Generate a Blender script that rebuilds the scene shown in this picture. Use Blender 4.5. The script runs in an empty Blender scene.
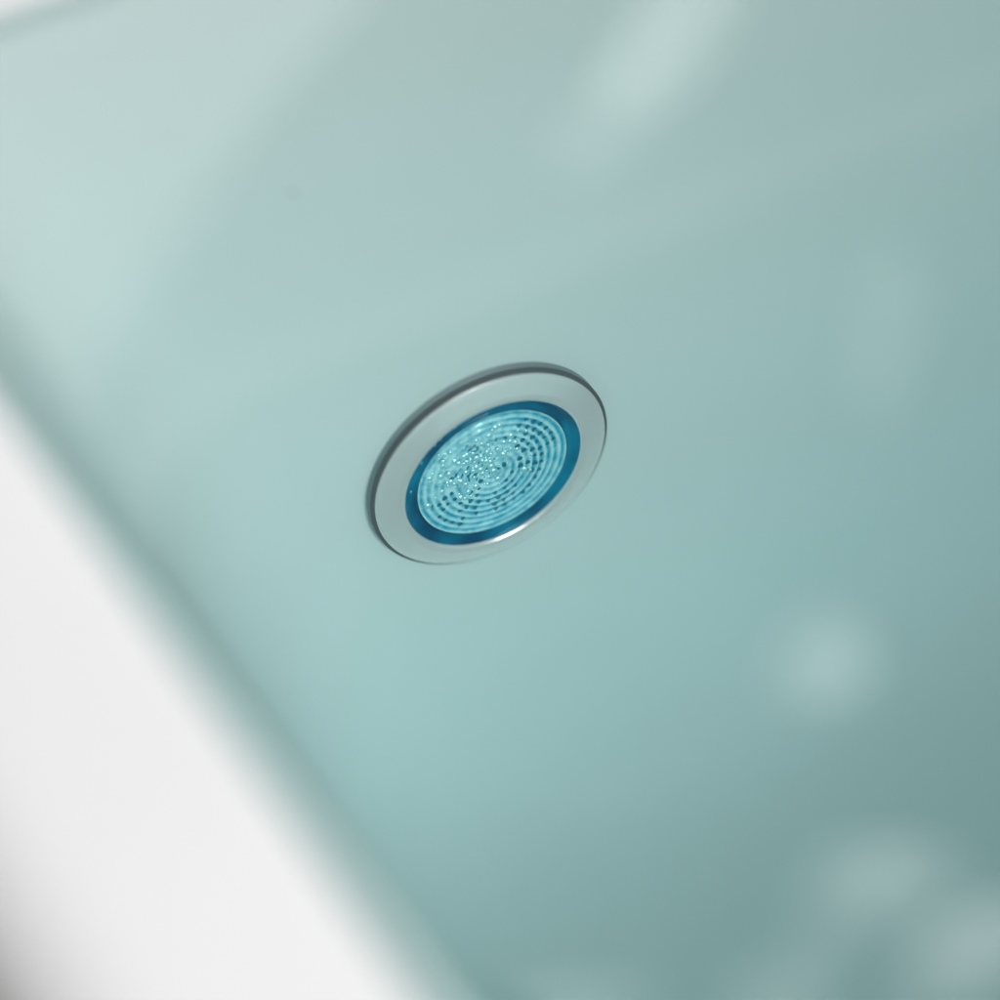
import bpy, bmesh, math, random
import numpy as np
from mathutils import Vector, Matrix

random.seed(7)
rng = np.random.default_rng(11)
S = bpy.context.scene
C = S.collection

# ------------------------------------------------------------------ frame
# World axes follow the bathtub: X along the wall that carries the light,
# Y from that wall into the tub, Z up; the bathroom floor is z = 0.
FZ = 0.345                                    # height of the light above the floor
RIM = FZ + 0.1835                              # top of the tub rim
WATER = FZ + 0.1775
BOTTOM = FZ - 0.165                            # inside floor of the tub
LEAN = math.asin(0.159)
F = Vector((0.0, 0.0, FZ))                    # centre of the light on the wall
N = Vector((0.0, math.cos(LEAN), math.sin(LEAN)))

# ------------------------------------------------------------------ helpers
def link(name, me, mat, parent=None, smooth=True):
    o = bpy.data.objects.new(name, me)
    C.objects.link(o)
    me.materials.append(mat)
    if smooth:
        me.polygons.foreach_set('use_smooth', [True] * len(me.polygons))
    if parent:
        o.parent = parent
    return o

def mesh_from(name, verts, faces):
    me = bpy.data.meshes.new(name)
    me.from_pydata([tuple(v) for v in verts], [], faces)
    bm = bmesh.new(); bm.from_mesh(me)
    bmesh.ops.recalc_face_normals(bm, faces=bm.faces)
    bm.to_mesh(me); bm.free()
    return me

def mat(name):
    m = bpy.data.materials.new(name); m.use_nodes = True
    nt = m.node_tree; nt.nodes.clear()
    out = nt.nodes.new('ShaderNodeOutputMaterial')
    return m, nt, out

def principled(name, col, rough=0.4, metal=0.0, ior=1.45, **kw):
    m, nt, out = mat(name)
    b = nt.nodes.new('ShaderNodeBsdfPrincipled')
    b.inputs['Base Color'].default_value = (*col, 1)
    b.inputs['Roughness'].default_value = rough
    b.inputs['Metallic'].default_value = metal
    b.inputs['IOR'].default_value = ior
    for k, v in kw.items():
        b.inputs[k].default_value = v
    nt.links.new(b.outputs[0], out.inputs[0])
    return m, nt, b

def tag(o, label=None, cat=None, kind=None):
    if label: o['label'] = label
    if cat: o['category'] = cat
    if kind: o['kind'] = kind

# ------------------------------------------------------------------ materials
# white acrylic of the rim, pale aqua acrylic of the basin with two specks of dirt
def acrylic_mat(name, col, specks, ior):
    m, nt, b = principled(name, col, 0.35, ior=ior)
    geo = nt.nodes.new('ShaderNodeNewGeometry')
    noise = nt.nodes.new('ShaderNodeTexNoise'); noise.inputs['Scale'].default_value = 9
    noise.inputs['Detail'].default_value = 3
    nt.links.new(geo.outputs['Position'], noise.inputs['Vector'])
    ramp = nt.nodes.new('ShaderNodeMapRange')
    ramp.inputs['From Min'].default_value = 0.3; ramp.inputs['From Max'].default_value = 0.7
    ramp.inputs['To Min'].default_value = 0.965; ramp.inputs['To Max'].default_value = 1.0
    nt.links.new(noise.outputs['Fac'], ramp.inputs['Value'])
    prev = ramp.outputs[0]
    for p, r, dark in specks:
        d = nt.nodes.new('ShaderNodeVectorMath'); d.operation = 'DISTANCE'
        d.inputs[1].default_value = (p[0], 0, p[2])
        fl_ = nt.nodes.new('ShaderNodeVectorMath'); fl_.operation = 'MULTIPLY'; fl_.inputs[1].default_value = (1, 0, 1)
        nt.links.new(geo.outputs['Position'], fl_.inputs[0]); nt.links.new(fl_.outputs[0], d.inputs[0])
        q = nt.nodes.new('ShaderNodeMapRange'); q.interpolation_type = 'SMOOTHSTEP'
        q.inputs['From Min'].default_value = r * 0.5; q.inputs['From Max'].default_value = r * 1.3
        q.inputs['To Min'].default_value = dark; q.inputs['To Max'].default_value = 1.0
        nt.links.new(d.outputs['Value'], q.inputs['Value'])
        mu = nt.nodes.new('ShaderNodeMath'); mu.operation = 'MULTIPLY'
        nt.links.new(prev, mu.inputs[0]); nt.links.new(q.outputs[0], mu.inputs[1])
        prev = mu.outputs[0]
    mx = nt.nodes.new('ShaderNodeVectorMath'); mx.operation = 'SCALE'
    mx.inputs[0].default_value = col
    nt.links.new(prev, mx.inputs['Scale'])
    nt.links.new(mx.outputs[0], b.inputs['Base Color'])
    return m
acrylic = acrylic_mat('white_acrylic', (0.87, 0.867, 0.86), [], 1.4)
aqua = acrylic_mat('pale_aqua_acrylic', (0.60, 0.712, 0.698),
                   [((0.0392, -0.0187, 0.4563), 0.0007, 0.50), ((0.0648, -0.0233, 0.4820), 0.0006, 0.62)], 1.12)   # acrylic seen through water

chrome, _, _ = principled('satin_chrome', (0.98, 0.94, 0.93), 0.18, 0.70)
flange_mat, _, _ = principled('grey_metal', (0.27, 0.34, 0.35), 0.45, 0.4)
rubber, _, _ = principled('dark_rubber', (0.08, 0.10, 0.11), 0.5)
ring_blue, nt, b = principled('blue_plastic', (0.0, 0.17, 0.30), 0.05, 0.0, ior=1.22)
tc = nt.nodes.new('ShaderNodeTexCoord'); noise = nt.nodes.new('ShaderNodeTexNoise')
noise.inputs['Scale'].default_value = 70; noise.inputs['Detail'].default_value = 3
nt.links.new(tc.outputs['Object'], noise.inputs['Vector'])
cr = nt.nodes.new('ShaderNodeValToRGB')
cr.color_ramp.elements[0].position = 0.35; cr.color_ramp.elements[0].color = (0.0, 0.075, 0.155, 1)
cr.color_ramp.elements[1].position = 0.65; cr.color_ramp.elements[1].color = (0.0, 0.21, 0.33, 1)
nt.links.new(noise.outputs['Fac'], cr.inputs[0]); nt.links.new(cr.outputs[0], b.inputs['Base Color'])
cup_blue, _, _ = principled('deep_blue_plastic', (0.0, 0.20, 0.30), 0.35)

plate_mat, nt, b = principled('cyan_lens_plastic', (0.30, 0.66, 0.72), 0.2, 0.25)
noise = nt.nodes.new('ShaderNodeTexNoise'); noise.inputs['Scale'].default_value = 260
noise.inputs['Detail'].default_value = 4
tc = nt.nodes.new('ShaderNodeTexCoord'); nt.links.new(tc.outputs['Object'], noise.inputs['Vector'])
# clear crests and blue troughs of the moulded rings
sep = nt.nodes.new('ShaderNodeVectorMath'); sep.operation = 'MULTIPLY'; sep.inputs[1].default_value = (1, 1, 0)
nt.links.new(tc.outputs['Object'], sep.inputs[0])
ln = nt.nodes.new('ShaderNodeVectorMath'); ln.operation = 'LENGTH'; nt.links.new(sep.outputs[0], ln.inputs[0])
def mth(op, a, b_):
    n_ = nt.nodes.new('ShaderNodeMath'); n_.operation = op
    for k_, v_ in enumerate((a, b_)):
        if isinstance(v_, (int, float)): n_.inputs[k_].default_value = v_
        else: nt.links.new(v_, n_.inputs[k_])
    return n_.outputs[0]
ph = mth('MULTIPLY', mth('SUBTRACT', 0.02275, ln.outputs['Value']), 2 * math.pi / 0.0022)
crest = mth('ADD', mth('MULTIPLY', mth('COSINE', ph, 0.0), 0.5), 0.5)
# rings cleanest at the lower edge; upper left glow painted in, brighter and jumbled
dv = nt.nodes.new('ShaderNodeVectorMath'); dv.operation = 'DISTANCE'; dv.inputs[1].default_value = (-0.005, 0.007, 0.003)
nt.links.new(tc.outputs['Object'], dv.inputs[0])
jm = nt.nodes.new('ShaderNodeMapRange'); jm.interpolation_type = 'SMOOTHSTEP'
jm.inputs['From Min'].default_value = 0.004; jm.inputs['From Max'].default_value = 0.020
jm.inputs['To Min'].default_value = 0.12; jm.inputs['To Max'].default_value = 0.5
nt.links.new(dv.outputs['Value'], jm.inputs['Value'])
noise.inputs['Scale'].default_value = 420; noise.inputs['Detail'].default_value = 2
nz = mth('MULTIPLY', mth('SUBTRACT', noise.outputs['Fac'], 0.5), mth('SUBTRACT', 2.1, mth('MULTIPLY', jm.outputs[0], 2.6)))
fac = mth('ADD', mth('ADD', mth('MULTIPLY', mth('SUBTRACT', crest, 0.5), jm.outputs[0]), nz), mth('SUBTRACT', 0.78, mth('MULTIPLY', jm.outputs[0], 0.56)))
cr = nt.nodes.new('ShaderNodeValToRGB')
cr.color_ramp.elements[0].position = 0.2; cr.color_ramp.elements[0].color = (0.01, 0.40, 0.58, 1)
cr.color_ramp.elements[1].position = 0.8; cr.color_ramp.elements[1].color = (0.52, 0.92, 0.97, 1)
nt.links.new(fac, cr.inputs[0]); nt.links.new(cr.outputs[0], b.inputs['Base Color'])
bead_mat, _, _ = principled('cyan_glint_bead', (0.50, 0.93, 1.0), 0.25, 0.7)

# tinted bath water: clear surface that mirrors a little, absorption in the body
water_mat, nt, out = mat('bath_water')
geo = nt.nodes.new('ShaderNodeNewGeometry')
ior = nt.nodes.new('ShaderNodeMapRange')
ior.inputs['To Min'].default_value = 1.333; ior.inputs['To Max'].default_value = 1 / 1.333
nt.links.new(geo.outputs['Backfacing'], ior.inputs['Value'])
fr = nt.nodes.new('ShaderNodeFresnel'); nt.links.new(ior.outputs[0], fr.inputs['IOR'])
tr = nt.nodes.new('ShaderNodeBsdfTransparent')
gl = nt.nodes.new('ShaderNodeBsdfGlossy'); gl.inputs['Roughness'].default_value = 0.02
mixs = nt.nodes.new('ShaderNodeMixShader')
nt.links.new(fr.outputs[0], mixs.inputs[0]); nt.links.new(tr.outputs[0], mixs.inputs[1]); nt.links.new(gl.outputs[0], mixs.inputs[2])
nt.links.new(mixs.outputs[0], out.inputs['Surface'])
ab = nt.nodes.new('ShaderNodeVolumeAbsorption')
ab.inputs['Color'].default_value = (0.22, 0.785, 0.81, 1)
ab.inputs['Density'].default_value = 0.50
nt.links.new(ab.outputs[0], out.inputs['Volume'])

floor_mat, nt, b = principled('stone_floor', (0.22, 0.19, 0.16), 0.6)
noise = nt.nodes.new('ShaderNodeTexNoise'); noise.inputs['Scale'].default_value = 12; noise.inputs['Detail'].default_value = 6
tc = nt.nodes.new('ShaderNodeTexCoord'); nt.links.new(tc.outputs['Object'], noise.inputs['Vector'])
cr = nt.nodes.new('ShaderNodeValToRGB')
cr.color_ramp.elements[0].color = (0.16, 0.14, 0.12, 1); cr.color_ramp.elements[1].color = (0.28, 0.25, 0.21, 1)
nt.links.new(noise.outputs['Fac'], cr.inputs[0]); nt.links.new(cr.outputs[0], b.inputs['Base Color'])

# ------------------------------------------------------------------ bathtub
TAN = math.tan(LEAN)
# plan corners of the inner wall planes at rim height (counter-clockwise)
LEAN2 = LEAN + math.radians(5.5); TAN2 = math.tan(LEAN2)
ZC = FZ + 0.065                               # a faint crease: above it the wall leans back a little more
def wall_in(z):                               # how far the inner wall has come in at height z
    return (RIM - z) * TAN2 if z >= ZC else (RIM - ZC) * TAN2 + (ZC - z) * TAN + 0.0011
YB = -wall_in(FZ)                             # back wall plane at rim height
def left_edge(y): return 0.1272 - 0.158 * (y - 0.0600)
YF = 0.515                                     # front wall plane at rim height
CORNERS = [Vector((left_edge(YB), YB)), Vector((left_edge(YF), YF)), Vector((-1.30, YF - 0.02)), Vector((-1.30, YB))]

def outline(inset, rad, n_edge=26, n_arc=16):
    """The tub's plan, moved inward by inset, corners rounded to rad."""
    P = CORNERS; n = len(P); cen = sum(P, Vector((0, 0))) / n
    lines = []
    for i in range(n):
        a, c = P[i], P[(i + 1) % n]
        d = (c - a).normalized(); nn = Vector((-d.y, d.x))
        if nn.dot(cen - a) < 0: nn = -nn
        lines.append((a + nn * inset, d))
    def cross(l1, l2):
        (p, d), (q, e) = l1, l2
        den = d.x * e.y - d.y * e.x
        t = ((q.x - p.x) * e.y - (q.y - p.y) * e.x) / den
        return p + d * t
    V = [cross(lines[i - 1], lines[i]) for i in range(n)]
    starts, ends, arcs = [], [], []
    for i in range(n):
        v = V[i]; d0 = lines[i - 1][1]; d1 = lines[i][1]
        ang = math.acos(max(-1, min(1, d0.dot(d1))))
        t = rad * math.tan(ang / 2)
        a = v - d0 * t; e = v + d1 * t
        m = ((-d0) + d1).normalized()
        c = v + m * (rad / math.cos(ang / 2))
        pts = []
        s = a - c; turn = d0.x * d1.y - d0.y * d1.x
        for k in range(n_arc + 1):
            th = ang * k / n_arc * (1 if turn > 0 else -1)
            pts.append(c + Vector((s.x * math.cos(th) - s.y * math.sin(th), s.x * math.sin(th) + s.y * math.cos(th))))
        arcs.append(pts)
    res = []
    for i in range(n):
        res += arcs[i]
        a, e = arcs[i][-1], arcs[(i + 1) % n][0]
        res += [a.lerp(e, k / n_edge) for k in range(1, n_edge)]
    return res

def loft(levels):
    verts, faces = [], []
    for inset, z, r in levels:
        verts += [(p.x, p.y, z) for p in outline(inset, r)]
    m = len(outline(0, .1))
    for i in range(len(levels) - 1):
        for k in range(m):
            j = (k + 1) % m
            faces.append((i * m + k, i * m + j, (i + 1) * m + j, (i + 1) * m + k))
    return verts, faces, m

R0 = 0.032
DECK = 0.053
rim_lv = []
rim_lv.append((-DECK - 0.004, 0.002, R0 + DECK))
rim_lv.append((-DECK - 0.004, RIM - 0.30, R0 + DECK))
rim_lv.append((-DECK - 0.004, RIM - 0.025, R0 + DECK))
for k in range(1, 10):                        # outer shoulder
    a = math.pi / 2 * k / 9
    rim_lv.append((-DECK - 0.004 + 0.024 * (1 - math.cos(a)), RIM - 0.025 + 0.024 * math.sin(a), R0 + DECK - 0.02))
RI = 0.005
cz = RIM - RI
shoulder = []
for k in range(0, 13):                        # inner shoulder down to the lean of the wall
    a = math.pi / 2 - (math.pi / 2 - LEAN2) * k / 12
    shoulder.append((RI * math.cos(a), cz + RI * math.sin(a), R0))
shift = wall_in(shoulder[-1][1]) - shoulder[-1][0]
rim_lv += [(i + shift, z, r) for i, z, r in shoulder]
v, f, m = loft(rim_lv)
tub = bpy.data.objects.new('bathtub', None); C.objects.link(tub)
tub.location = (-0.58, 0.29, 0)
tag(tub, 'white bathtub with a broad rounded rim, filled with pale teal water', 'bathtub')
T0 = Matrix.Translation(-Vector(tub.location))
me = mesh_from('rim', v, f); me.transform(T0); link('rim', me, acrylic, tub)

RF = 0.075                                     # fillet between wall and floor
bas = [rim_lv[-1]]
z1 = BOTTOM + RF * (1 - math.sin(LEAN))
zs = sorted(list(np.linspace(bas[0][1], z1, 12)[1:]) + [ZC + 0.0012, ZC - 0.0012], reverse=True)
for z in zs:
    bas.append((wall_in(z), z, R0 + 0.05 * (RIM - z)))
ci = wall_in(z1) + RF * math.cos(LEAN)
for k in range(1, 17):
    a = LEAN + (math.pi / 2 - LEAN) * k / 16
    bas.append((ci - RF * math.cos(a), BOTTOM + RF * (1 - math.sin(a)), R0 + 0.05 * (RIM - BOTTOM)))
bas.append((bas[-1][0] + 0.06, BOTTOM - 0.0006, 0.12))
v, f, m = loft(bas)
base = (len(bas) - 1) * m
cx = sum(p[0] for p in v[base:]) / m; cy = sum(p[1] for p in v[base:]) / m
v.append((cx, cy, BOTTOM - 0.004)); ic = len(v) - 1
f += [(base + k, base + (k + 1) % m, ic) for k in range(m)]
me = mesh_from('basin', v, f); me.transform(T0)
# faces look inward
bm = bmesh.new(); bm.from_mesh(me); bm.faces.ensure_lookup_table()
if bm.faces[-1].normal.z < 0: bmesh.ops.reverse_faces(bm, faces=bm.faces)
bm.to_mesh(me); bm.free()
link('basin', me, aqua, tub)

# ------------------------------------------------------------------ water
OV = 0.0025
wl = [(wall_in(z) - OV, z, R0 + 0.05 * (RIM - z)) for z in (WATER, ZC + 0.05, ZC, ZC - 0.1, z1)]
wl += [(i - OV, z - OV, r) for i, z, r in bas[14:30]]
v, f, m = loft(wl)
nlast = (len(wl) - 1) * m
v.append((cx, cy, BOTTOM - 0.008)); ib = len(v) - 1
f += [(nlast + k, nlast + (k + 1) % m, ib) for k in range(m)]
# top face as rings of quads towards the centre so that small ripples can be modelled
top = [Vector(p) for p in v[:m]]; prev = list(range(m)); cen = Vector((cx, cy, WATER))
def ripple(x, y):
    return 0.00022 * (math.sin(31 * x + 12 * y + 0.6) + 0.7 * math.sin(-17 * x + 29 * y + 2.1) + 0.5 * math.sin(47 * x + 38 * y))
RINGS = 40
for s in range(1, RINGS):
    t = s / RINGS; cur = []
    for k in range(m):
        p = top[k].lerp(cen, t); w = min(1, t * 6)
        v.append((p.x, p.y, WATER + w * ripple(p.x, p.y))); cur.append(len(v) - 1)
    f += [(prev[k], prev[(k + 1) % m], cur[(k + 1) % m], cur[k]) for k in range(m)]
    prev = cur
v.append((cx, cy, WATER + ripple(cx, cy))); it = len(v) - 1
f += [(prev[k], prev[(k + 1) % m], it) for k in range(m)]
wob = link('water', mesh_from('water', v, f), water_mat)
tag(wob, 'clear pale teal bath water filling the white tub over the chrome ringed light', 'water', 'structure')

# ------------------------------------------------------------------ tub light
light = bpy.data.objects.new('tub_light', None); C.objects.link(light)
zax = N; xax = Vector((-1, 0, 0)); yax = zax.cross(xax)
M = Matrix((xax, yax, zax)).transposed().to_4x4(); M.translation = F
light.matrix_world = M
tag(light, 'round chrome ringed light with a blue dotted lens, set in the tub wall under water', 'light')

def lathe(name, prof, m_, parent, n=160, smooth=True):
    verts, faces = [], []
    for r, z in prof:
        for k in range(n):
            a = 2 * math.pi * k / n
            verts.append((r * math.cos(a), r * math.sin(a), z))
    for i in range(len(prof) - 1):
        for k in range(n):
            j = (k + 1) % n
            faces.append((i * n + k, i * n + j, (i + 1) * n + j, (i + 1) * n + k))
    return link(name, mesh_from(name, verts, faces), m_, parent, smooth)

mm = 0.001
def arcp(cr_, cz_, r, a0, a1, n):
    return [(cr_ + r * math.cos(a0 + (a1 - a0) * k / n), cz_ + r * math.sin(a0 + (a1 - a0) * k / n)) for k in range(n + 1)]
# flange against the wall, a dark gasket, then the crowned face ring
prof = [(36.0, -1.0), (36.0, 1.4)] + arcp(35.0, 1.4, 1.0, 0, math.pi / 2, 6) + [(33.0, 2.7), (33.0, -1.0)]
fl = lathe('flange', [(r * mm, z * mm) for r, z in prof], flange_mat, light)
gk = lathe('gasket', [(r * mm, z * mm) for r, z in [(34.0, 2.2), (35.9, 2.5), (36.15, 2.75), (36.15, 3.15), (35.9, 3.35), (34.0, 3.45)]], rubber, light)
prof = [(33.6, 3.0)] + arcp(34.35, 3.7, 0.75, -1.0, math.pi * 0.40, 9)
prof[-4:] = [(35.05, 3.9), (34.75, 4.1)]
prof += [(33.0, 4.62), (31.0, 5.22), (29.4, 5.70), (28.9, 5.82)]
prof += arcp(27.7, 4.9, 1.0, math.pi * 0.40, math.pi * 0.98, 9) + [(26.6, 3.6), (26.55, 1.0)]
bz = lathe('bezel', [(r * mm, z * mm) for r, z in prof], chrome, light)
# blue plastic ring between bezel and dotted plate: a trough with a rounded inner lip
prof = [(26.7, 4.0), (26.0, 3.6), (25.2, 2.9), (24.4, 2.6), (23.7, 2.7), (23.25, 3.1), (23.0, 3.5), (22.9, 3.4), (22.8, 1.0)]
br = lathe('lens_ring', [(r * mm, z * mm) for r, z in prof], ring_blue, light)
cup = lathe('cup', [(r_ * mm, (3.0 + 0.42 * (0.5 + 0.5 * math.cos(2 * math.pi * (22.75 - r_) / 2.2)) + 0.35 * (1 - (r_ / 22.75) ** 2) - 0.22) * mm) for r_ in np.linspace(22.7, 0.02, 130)], cup_blue, light)

# dotted plate: concentric ridges, rows of small holes that show the dark cup
NR, NA = 132, 720
R1 = 22.75
PITCH = 2.2
rs = np.linspace(0.15, R1, NR)
def ridge(r):
    u = (R1 - r) / PITCH
    return 0.5 + 0.5 * math.cos(2 * math.pi * u)     # 1 on the ridges, 0 in the grooves
def jig(x, y):                                   # moulded facets of the upper left
    return (math.sin(3.1 * x + 1.3 * y) + math.sin(-1.9 * x + 2.9 * y + 1) + math.sin(2.3 * x - 2.2 * y + 2)) / 3
holes = []
row = 0
for k in range(0, 12):
    rr = R1 - (k + 0.5) * PITCH
    if rr < 1: break
    n = max(5, int(2 * math.pi * rr / 2.9)); off = random.random() * 6.28
    for q in range(n):
        a = off + 2 * math.pi * q / n
        # the outermost rows are only drilled at the ends
        if k < 1: continue
        if k < 3 and not (0.1 < (a % 6.283) < 1.1 or 3.3 < (a % 6.283) < 4.2): continue
        hx, hy = rr * math.cos(a), rr * math.sin(a)
        if random.random() < 0.06 + 0.94 * math.exp(-((hx + 5) ** 2 + (hy - 7) ** 2) / 130): continue
        holes.append((rr * math.cos(a) + random.gauss(0, .08), rr * math.sin(a) + random.gauss(0, .08), random.uniform(0.55, 0.88)))
H = np.array(holes)
verts = [(0, 0, 3.2 * mm)]; idx = {}
for i, r in enumerate(rs):
    for k in range(NA):
        a = 2 * math.pi * k / NA
        w_ = math.exp(-((r * math.cos(a) + 5) ** 2 + (r * math.sin(a) - 7) ** 2) / 110)
        z = 3.0 + 0.42 * ridge(r) * (1 - 0.8 * w_) + 0.25 * w_ * jig(r * math.cos(a), r * math.sin(a)) + 0.35 * (1 - (r / R1) ** 2) + 0.03 * math.sin(9 * a + r * 3)
        verts.append((r * math.cos(a) * mm, r * math.sin(a) * mm, z * mm))
faces = [(0, 1 + k, 1 + (k + 1) % NA) for k in range(NA)]
for i in range(NR - 1):
    rm = 0.5 * (rs[i] + rs[i + 1])
    ang = 2 * math.pi * (np.arange(NA) + 0.5) / NA
    px, py = rm * np.cos(ang), rm * np.sin(ang)
    dd = (px[:, None] - H[:, 0]) ** 2 + (py[:, None] - H[:, 1]) ** 2
    inside = (dd < H[:, 2] ** 2).any(axis=1)
    for k in range(NA):
        if inside[k]: continue
        j = (k + 1) % NA
        faces.append((1 + i * NA + k, 1 + i * NA + j, 1 + (i + 1) * NA + j, 1 + (i + 1) * NA + k))
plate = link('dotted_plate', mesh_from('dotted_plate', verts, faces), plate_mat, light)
tag(plate, 'pale cyan lens plate with concentric ridges and small dark holes')

# small cyan beads added to the plate for sparkle, thickest towards its upper middle
bv, bf = [], []
def bead(x, y, z, r):
    o = len(bv); n = 10; lv = 4
    for i in range(lv):
        a = math.pi / 2 * i / lv
        for k in range(n):
            t = 2 * math.pi * k / n
            bv.append(((x + r * math.cos(a) * math.cos(t)) * mm, (y + r * math.cos(a) * math.sin(t)) * mm, (z + 0.5 * r * math.sin(a)) * mm))
    bv.append((x * mm, y * mm, (z + 0.5 * r) * mm)); top_ = len(bv) - 1
    for i in range(lv - 1):
        for k in range(n):
            j = (k + 1) % n
            bf.append((o + i * n + k, o + i * n + j, o + (i + 1) * n + j, o + (i + 1) * n + k))
    for k in range(n):
        bf.append((o + (lv - 1) * n + k, o + (lv - 1) * n + (k + 1) % n, top_))
cnt = 0
while cnt < 135:
    x, y = rng.normal(-4.0, 7.5), rng.normal(6.5, 6.5)
    r = math.hypot(x, y)
    if r > 21.3: continue
    bead(x, y, 3.0 + 0.3 * ridge(r) + 0.35 * (1 - (r / R1) ** 2), rng.choice([0.5, 0.65, 0.8, 1.0, 1.2])); cnt += 1
for a_ in (1.95, 2.16, 2.25, 2.52, 2.95):          # a few pips added on the ring for its glints
    bead(24.6 * math.cos(a_), 24.6 * math.sin(a_), 2.5, 0.55)
link('beads', mesh_from('beads', bv, bf), bead_mat, light)

for ch in light.children:                        # the lens sits just below the lip of the bezel
    if ch.name in ('lens_ring', 'cup', 'dotted_plate', 'beads'):
        ch.location = (0, 0, 1.1 * mm)
# ------------------------------------------------------------------ floor
bm = bmesh.new(); bmesh.ops.create_grid(bm, x_segments=8, y_segments=8, size=4)
me = bpy.data.meshes.new('floor'); bm.to_mesh(me); bm.free()
fl = link('floor', me, floor_mat); fl.location = (0.5, 0.3, 0)
tag(fl, 'grey brown stone floor beside the white bathtub', 'floor', 'structure')

# ------------------------------------------------------------------ camera
right = Vector((-0.9015, 0.433, 0.0)); back = Vector((0.2295, 0.478, 0.848)).normalized()
right = (right - back * right.dot(back)).normalized(); up = back.cross(right)
cam_d = bpy.data.cameras.new('camera'); cam = bpy.data.objects.new('camera', cam_d); C.objects.link(cam)
cam_d.lens = 85; cam_d.sensor_width = 36; cam_d.sensor_fit = 'HORIZONTAL'
cam_d.clip_start = 0.01; cam_d.clip_end = 50
D = 0.653
target = F + N * 0.005                         # centre of the bezel's face, pixel (493.5, 474)
px = D / (85 / 36 * 1000)
pos = target + back * D + right * ((500 - 493.5) * px) - up * ((500 - 474) * px)
Mc = Matrix((right, up, back)).transposed().to_4x4(); Mc.translation = pos
cam.matrix_world = Mc
cam_d.dof.use_dof = True; cam_d.dof.focus_distance = D; cam_d.dof.aperture_fstop = 2.8
S.camera = cam

# ------------------------------------------------------------------ lamps
def area(name, loc, look, sx, sy, radiance, col=(1, 1, 1), roll=0.0):
    d = bpy.data.lights.new(name, 'AREA'); d.shape = 'RECTANGLE'; d.size = sx; d.size_y = sy
    d.energy = radiance * math.pi * sx * sy; d.color = col
    o = bpy.data.objects.new(name, d); C.objects.link(o)
    dirv = (Vector(look) - Vector(loc)).normalized()
    q = dirv.to_track_quat('-Z', 'Y')
    o.location = loc; o.rotation_euler = (q @ Matrix.Rotation(roll, 3, 'Z').to_quaternion()).to_euler()
    return o

def lamp(name, loc, z, x, sx, sy, radiance, shape):
    d = bpy.data.lights.new(name, 'AREA'); d.shape = shape; d.size = sx; d.size_y = sy
    d.energy = radiance * math.pi * sx * sy * (math.pi / 4 if shape == 'ELLIPSE' else 1)
    o = bpy.data.objects.new(name, d); C.objects.link(o)
    z = Vector(z).normalized(); x = Vector(x); x = (x - z * x.dot(z)).normalized(); y = z.cross(x)
    m_ = Matrix((x, y, z)).transposed().to_4x4(); m_.translation = loc; o.matrix_world = m_
    return o

# windows and ceiling lamps of the room, the pale patches mirrored in the water
for a in [
    ('window_pane_tall', (-0.208, -2.222, 2.834), (-0.0966, -0.6849, 0.7222), (-0.7859, -0.3928, -0.4776), 1.5741, 0.7556, 4.0, 'RECTANGLE'),
    ('window_gap', (-1.31, -1.888, 2.774), (-0.3917, -0.5928, 0.7036), (-0.5095, 0.7766, 0.3706), 0.1011, 0.5214, 5.5, 'ELLIPSE'),
    ('window_gap', (-1.14, -1.813, 2.887), (-0.3484, -0.5766, 0.739), (-0.5054, 0.7795, 0.37), 0.0785, 0.4707, 4.2, 'ELLIPSE'),
    ('spot_lamp', (-0.873, -0.854, 2.973), (-0.3174, -0.3648, 0.8753), (-0.5836, 0.8027, 0.1229), 0.1148, 0.1530, 7, 'ELLIPSE'),
    ('spot_lamp', (-0.775, -0.571, 3.087), (-0.2888, -0.2787, 0.9159), (-0.8055, 0.5878, -0.0751), 0.1087, 0.0951, 6.5, 'ELLIPSE'),
    ('spot_lamp', (-0.833, -0.535, 3.08), (-0.3066, -0.2675, 0.9135), (-0.799, 0.5938, -0.0943), 0.1155, 0.0978, 6.5, 'ELLIPSE'),
    ('spot_lamp', (-0.876, -0.411, 3.096), (-0.3202, -0.229, 0.9193), (-0.9133, 0.3325, -0.2352), 0.1629, 0.1086, 10, 'ELLIPSE'),
    ('spot_lamp', (-0.657, -0.494, 3.136), (-0.2526, -0.2553, 0.9333), (-0.8779, 0.4661, -0.1101), 0.1355, 0.0678, 8, 'ELLIPSE'),
    ('spot_lamp', (-0.423, -0.613, 3.152), (-0.1796, -0.2928, 0.9392), (-0.8957, 0.4435, -0.033), 0.1760, 0.0596, 7, 'ELLIPSE'),
    ('spot_lamp', (-1.145, -1.178, 2.748), (-0.3963, -0.4593, 0.795), (-0.7293, 0.6835, 0.0313), 0.0692, 0.2908, 3, 'ELLIPSE'),
]:
    lamp(*a)
key = area('added_key', (-0.12, 1.34, 1.17), (0.32, 0.0, FZ - 0.14), 0.6, 0.35, 2.4)  # added unseen lamp, beamed at the wall that carries the light
key.data.spread = math.radians(50)
# added fill lamp: brightens the front wall that the bezel mirrors
area('bezel_fill', (-0.60, -2.35, 2.12), (-0.1, 0.5, FZ), 1.2, 0.5, 17.0)

W = bpy.data.worlds.new('World'); S.world = W; W.use_nodes = True
bg = W.node_tree.nodes['Background']
bg.inputs['Color'].default_value = (0.97, 0.99, 1.0, 1); bg.inputs['Strength'].default_value = 0.36

# ------------------------------------------------------------------ render
S.view_settings.view_transform = 'Standard'; S.view_settings.look = 'None'
S.view_settings.exposure = 0; S.view_settings.gamma = 1
S.cycles.use_denoising = True
S.cycles.max_bounces = 14; S.cycles.diffuse_bounces = 8; S.cycles.glossy_bounces = 6
S.cycles.transparent_max_bounces = 24; S.cycles.volume_bounces = 0
